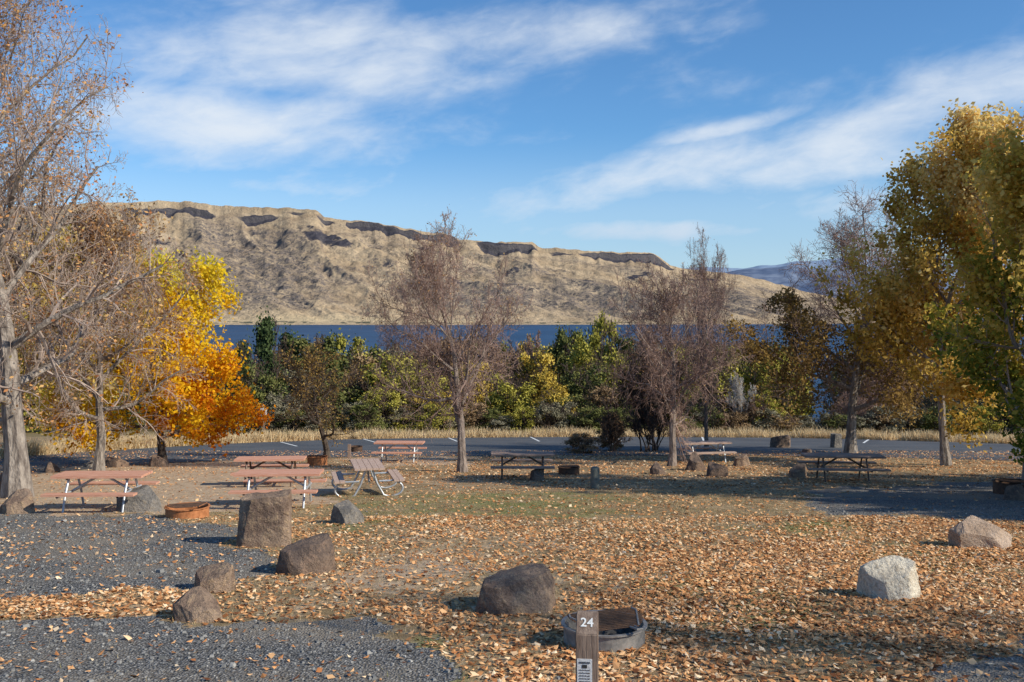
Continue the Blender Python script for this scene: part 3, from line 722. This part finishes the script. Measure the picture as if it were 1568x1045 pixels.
# ------------------------------------------------------------------ rocks
def rockmat(name,c1,c2,c3):
    m,t,b=mat(name); P=t.obj()
    n1=t.noise(P,2.2,6,.65); n2=t.noise(P,9,6,.7); n3=t.noise(P,30,4,.7)
    c=t.mix(t.mr(n1,.38,.62),c1,c2); c=t.mix(t.mr(n2,.5,.68,0,.8),c,c3)
    c=t.mix(t.mr(n3,.45,.7,0,.45),c,(.05,.04,.03))
    t.l.new(c,b.inputs['Base Color'])
    t.l.new(t.bump(t.m('ADD',t.m('MULTIPLY',n2,1.),t.m('MULTIPLY',n3,.4)),1.,.07),b.inputs['Normal'])
    return m
RM=dict(b=rockmat('basalt',(.22,.145,.105),(.39,.275,.195),(.50,.34,.20)),
        d=rockmat('basalt_dark',(.13,.095,.08),(.26,.18,.13),(.33,.21,.145)),
        g=rockmat('basalt_grey',(.17,.155,.14),(.28,.25,.22),(.36,.29,.21)),
        w=rockmat('pale_rock',(.72,.61,.46),(.90,.81,.65),(.40,.30,.2)),
        t=rockmat('tan_rock',(.46,.32,.22),(.64,.48,.36),(.34,.24,.17)))
def rock(px,py,wpx,hpx,col,seed,boxy=0,depth=.8,name='basalt_boulder',rz=0,cuts=12):
    rng=np.random.default_rng(seed)
    bm=bmesh.new(); bmesh.ops.create_icosphere(bm,subdivisions=5 if wpx>40 else 4,radius=1)
    V=np.array([v.co[:] for v in bm.verts]); 
    if boxy:
        ns=np.array([[1,0,0],[-1,0,0],[0,1,0],[0,-1,0],[0,0,1],[.8,-.7,0],[-.7,-.7,.2]],float)+rng.normal(0,.1,(7,3)); of=rng.uniform(.52,.62,7); of[5:]=.72
        of[4]=.75
    else:
        a=rng.uniform(0,6.28)+np.arange(6)*1.05+rng.normal(0,.25,6)
        side=np.stack([np.cos(a),np.sin(a),rng.uniform(-.1,.45,6)],1)
        topn=np.array([[rng.normal(0,.35),rng.normal(-.1,.3),1],[rng.normal(0,.6),rng.normal(-.4,.3),1]])
        misc=rng.normal(0,1,(cuts-6,3)); misc[:,2]=np.abs(misc[:,2])
        ns=np.concatenate([side,topn,misc]); of=np.concatenate([rng.uniform(.6,.82,6),rng.uniform(.48,.62,2),rng.uniform(.66,.85,cuts-6)])
    ns=norm(ns)
    for n_,o_ in zip(ns,of):
        dd=V@n_; k=dd>o_; V[k]-=(dd[k]-o_)[:,None]*n_
    nn=fbm(V[:,0]*2.2+V[:,2]*1.3+seed,V[:,1]*2.2-V[:,2],seed,5)-.5
    n2=fbm(V[:,0]*9+V[:,2]*6+seed,V[:,1]*9-V[:,2]*5,seed+3,3)-.5
    V=V*(1+.13*nn+.05*n2)[:,None]
    V[:,2]=np.maximum(V[:,2],-.35)
    mn=V.min(0); mx=V.max(0); V=(V-(mn+mx)/2)/(mx-mn)
    x,y=G(px,py); wd=wpx/F*y; h=hpx/F*y
    V=V*np.array([wd,wd*depth,h*1.15]); V[:,2]+=h*1.15/2-h*.15
    for v,c_ in zip(bm.verts,V): v.co=c_
    me=bpy.data.meshes.new(name); bm.to_mesh(me); bm.free(); me.materials.append(RM[col])
    ob=bpy.data.objects.new(name,me); scene.collection.objects.link(ob)
    yy=y+wd*depth*.35
    ob.location=(x*yy/y,yy,float(gz(x,yy))); ob.rotation_euler=(0,0,rz); 
    return ob
for a in [(407,836,86,84,'b',1,1,.6),(467,879,93,56,'d',2),(327,908,66,40,'b',3),(305,950,88,46,'b',14),(787,938,134,66,'b',2,0,.7),(532,804,56,34,'g',6),(213,785,72,38,'g',7,0,.7),
 (1362,919,98,62,'w',66),(1502,839,104,46,'t',9,0,.6),(28,787,58,36,'b',10),(6,762,40,36,'b',11),(1065,721,36,28,'d',12),(1097,730,34,22,'d',13),(1008,727,26,18,'d',14),
 (1136,714,28,17,'b',15),(243,715,30,18,'d',16),(1195,686,28,20,'d',17,1),(1280,686,20,22,'g',18,1),(822,736,24,18,'d',19),(1222,732,28,22,'b',20),(78,724,26,16,'d',21),(178,716,34,16,'d',22),
 (14,745,30,22,'b',23),(1555,766,40,24,'d',24),(20,720,26,14,'d',25),(140,716,20,10,'g',26),(1236,700,20,12,'d',27)]:
    rock(*a)

# ------------------------------------------------------------------ fire rings
rust=simple('rust_steel',(.34,.13,.05),(.54,.22,.09),10,.8,.1,.4,.004)
rustd=simple('rust_dark',(.07,.045,.035),(.16,.09,.055),12,.75,.3,.4,.004)
steel=simple('grey_steel',(.19,.18,.17),(.34,.31,.28),10,.6,.3,.3,.003)
ash=simple('ash',(.03,.03,.03),(.12,.11,.1),20,.95)
def firering(px,py,wpx,hpx,m_,grate=True,rz=0.,tilt=0):
    x,y=G(px,py); R=wpx/F*y/2; h=hpx
    e=empty('fire_ring',(x,y,float(gz(x,y))-.01),rz)
    S_=48; an=np.arange(S_)*2*np.pi/S_; prof=[(R,0),(R,h),(R+.025,h+.004),(R+.025,h+.02),(R-.012,h+.02),(R-.012,0)]
    V=np.array([[r*math.cos(a),r*math.sin(a),z] for r,z in prof for a in an]); K=len(prof)
    idx=np.arange(K*S_).reshape(K,S_); Q=np.stack([idx[:-1],np.roll(idx,-1,1)[:-1],np.roll(idx,-1,1)[1:],idx[1:]],-1).reshape(-1,4)
    child(build('ring_wall',V,Q,[m_]),e)
    rr=R-.015; V=np.array([[k*rr/6*math.cos(a),k*rr/6*math.sin(a),.06+.03*math.sin(a*3+k)] for k in range(1,7) for a in an]); idx=np.arange(6*S_).reshape(6,S_)
    Q=np.stack([idx[:-1],idx[1:],np.roll(idx,-1,1)[1:],np.roll(idx,-1,1)[:-1]],-1).reshape(-1,4)
    child(build('ash_bed',V,Q,[ash],smooth=True),e)
    if grate:
        zt=h+.06; L=[]
        g=R*.82
        for k in range(13):
            yy_=-g+2*g*k/12*.62; hw=math.sqrt(max(R*R-yy_**2,.02))*.93
            L.append([(-hw,yy_,zt+tilt*(yy_+g)),(hw,yy_,zt+tilt*(yy_+g))])
        child(build('grate_bars',*pipes(L,.007,6),[rustd]),e)
        y0=-g;y1=-g+2*g*.62
        h0=math.sqrt(R*R-y0**2)*.93; 
        fr=[[(-h0,y0,zt),(-R*.9,y1*.2,zt+tilt*(y1*.2+g)),(-R*.85,y1,zt+tilt*(y1+g))],[(h0,y0,zt),(R*.9,y1*.2,zt+tilt*(y1*.2+g)),(R*.85,y1,zt+tilt*(y1+g))],
            [(-R*.98,0,zt),(-R*.98,0,h*.4)],[(R*.98,0,zt),(R*.98,0,h*.4)],[(R*.3,y0,zt),(R*.3,y0-.16,zt+.02),(R*.42,y0-.16,zt+.02),(R*.42,y0,zt)]]
        child(build('grate_frame',*pipes(fr,.011,6),[m_]),e)
    return e
firering(287,794,64,.20,rust,True,.3)
firering(925,983,124,.19,steel,True,.35,.12)
firering(871,726,32,.22,rustd,True,.2); firering(486,712,30,.3,rust,True,0); firering(1553,756,60,.3,rustd,True,0); firering(545,692,20,.25,rustd,False)

# ------------------------------------------------------------------ picnic tables
redw=simple('red_planks',(.54,.24,.15),(.68,.38,.26),5,.7,0,.3,.004,(1,8,8))
browns=simple('weathered_planks',(.22,.15,.115),(.38,.27,.21),5,.75,0,.3,.004,(1,8,8))
greyw=simple('grey_planks',(.42,.29,.22),(.56,.41,.33),5,.7,0,.3,.004,(1,8,8))
galv=simple('galvanised_pipe',(.42,.44,.46),(.6,.62,.64),12,.4,.5,.1,.002)
dpipe=simple('brown_pipe',(.10,.07,.055),(.18,.13,.10),12,.5,.4,.1,.002)
def table(px,py,wpx,wood,metal,rz=0,L=1.9,accessible=False):
    x,y=G(px,py); y+=.35; x=(px-CX)/F*y
    e=empty('picnic_table',(x,y,float(gz(x,y))),rz)
    rng=np.random.default_rng(px)
    pl=[((rng.normal(0,.006),-.30+.15*k,.745+rng.normal(0,.002)),(L,.14,.05),None) for k in range(5)]
    child(build('tabletop',*boxes(pl),[wood]),e)
    for sgn,nm in ((-1,'bench_1'),(1,'bench_2')):
        child(build(nm,*boxes([((0,sgn*.66,.44),(L,.125,.045),None),((0,sgn*.795,.44),(L,.125,.045),None)]),[wood]),e)
    lines=[]
    for xx_ in (-.62,.62):
        if accessible:
            for sg in (-1,1):
                th=np.linspace(-.5*np.pi,.45*np.pi,10)
                arc=[(xx_,sg*(.52+.32*math.cos(a_)),.22+.20*math.sin(a_)) for a_ in th]
                lines.append([(xx_,sg*.08,.70),(xx_,sg*.2,.35),(xx_,sg*.36,.06)]+arc)
            lines.append([(xx_,-.32,.71),(xx_,.32,.71)]); lines.append([(xx_,-.8,.41),(xx_,-.25,.41)]); lines.append([(xx_,.8,.41),(xx_,.25,.41)])
        else:
            for sg in (-1,1):
                lines.append([(xx_,sg*.22,.715),(xx_,sg*.42,.36),(xx_,sg*.55,.0)])
            lines.append([(xx_,-.84,.405),(xx_,.84,.405)]); lines.append([(xx_,-.34,.71),(xx_,.34,.71)])
        lines.append([(xx_*.15,0,.71),(xx_,0,.41)])
    lines.append([(-.62,0,.70),(.62,0,.70)])
    child(build('frame',*pipes(lines,.027,8),[metal],smooth=True),e)
    return e
table(157,784,135,redw,galv,.03)
table(428,776,112,redw,galv,.05); table(415,745,112,redw,dpipe,.08)
table(562,758,60,greyw,galv,1.80,1.7,True)
table(612,708,88,redw,galv,-.05); table(800,734,92,browns,dpipe,.0); table(1080,708,90,greyw,galv,.15); table(1290,738,137,browns,dpipe,-.08,2.3)

# ------------------------------------------------------------------ bollard, sign, numbered post
x,y=G(911,748); e=empty('bollard',(x,y,float(gz(x,y))))
S_=20; an=np.arange(S_)*2*np.pi/S_; prof=[(.125,-.05),(.125,.5),(.118,.54),(.09,.575),(.05,.59),(.001,.595)]
V=np.array([[r*math.cos(a),r*math.sin(a),z] for r,z in prof for a in an]); idx=np.arange(len(prof)*S_).reshape(len(prof),S_)
Q=np.stack([idx[:-1],np.roll(idx,-1,1)[:-1],np.roll(idx,-1,1)[1:],idx[1:]],-1).reshape(-1,4)
child(build('body',V,Q,[simple('bollard_paint',(.11,.12,.10),(.19,.19,.16),10,.8)],smooth=True),e)
x,y=G(535,702); e=empty('wooden_post',(x,y,float(gz(x,y))))
child(build('post',*boxes([((0,0,.28),(.12,.12,.6),None)]),[browns]),e)
x,y=G(404,673); e=empty('road_sign',(x,y,float(gz(x,y))))
child(build('sign_post',*boxes([((0,.03,.95),(.07,.05,1.95),None)]),[browns]),e)
child(build('panel',*boxes([((0,-.02,1.7),(.38,.02,.42),None)]),[white]),e)
child(build('lower_panel',*boxes([((0,-.02,1.40),(.38,.02,.15),None)]),[simple('green_sign',(.03,.12,.07),(.04,.15,.09),5)]),e)
wood=simple('post_wood',(.16,.11,.085),(.30,.22,.17),7,.85,0,.7,.006,(6,6,.6))
px_,dp=899,6.0; x=(px_-CX)/F*dp; y=dp; z0=float(gz(x,y)); e=empty('numbered_site_post',(x,y,z0),-.12)
hw=.066; top=CAMZ-(940-HOR)/F*dp-z0; cut=.105
V=np.array([[-hw,-hw,-.2],[hw,-hw,-.2],[hw,hw,-.2],[-hw,hw,-.2],[-hw,-hw,top-cut],[hw,-hw,top-cut],[hw,hw-.03,top],[-hw,hw-.03,top],[hw,hw,top],[-hw,hw,top]])
bm=bmesh.new(); vs=[bm.verts.new(v) for v in V]
for f in [(0,3,2,1),(0,1,5,4),(4,5,6,7),(7,6,8,9),(2,3,9,8),(1,2,8,6,5),(3,0,4,7,9)]: bm.faces.new([vs[i] for i in f])
bmesh.ops.recalc_face_normals(bm,faces=bm.faces); bmesh.ops.bevel(bm,geom=list(bm.edges),offset=.005,segments=2,affect='EDGES')
me=bpy.data.meshes.new('post'); bm.to_mesh(me); bm.free(); me.materials.append(wood)
ob=bpy.data.objects.new('post',me); scene.collection.objects.link(ob); child(ob,e)
def text(body,size,loc,rot,mt,nm):
    c=bpy.data.curves.new(nm,'FONT'); c.body=body; c.size=size; c.extrude=.0008; c.align_x='CENTER'; c.align_y='CENTER'; c.offset=size*.012
    o=bpy.data.objects.new(nm,c); scene.collection.objects.link(o); o.location=loc; o.rotation_euler=rot; c.materials.append(mt); child(o,e)
sa_=math.atan2(cut,2*hw-.03)
text('24',.08,(0,-.017,top-cut/2+.003),(sa_,0,0),white,'number')
lab=top-.26
child(build('label',*boxes([((-.012,-hw-.002,lab-.09),(.09,.004,.2),None)]),[simple('paper_label',(.62,.62,.62),(.7,.7,.7),30)]),e)
ink=simple('ink',(.03,.03,.03),(.05,.05,.05),5)
text('RESERVED',.015,(-.012,-hw-.0055,lab-.012),(math.pi/2,0,0),ink,'label_title')
for k in range(6): text('campsite rules apply',.008,(-.012,-hw-.0055,lab-.055-.017*k),(math.pi/2,0,0),ink,'label_line')
bl=boxes([((-.012,-hw-.005,lab-.034),(.03,.002,.02),None)]); child(build('label_icon',*bl,[ink]),e)
print('objects',len(bpy.data.objects))
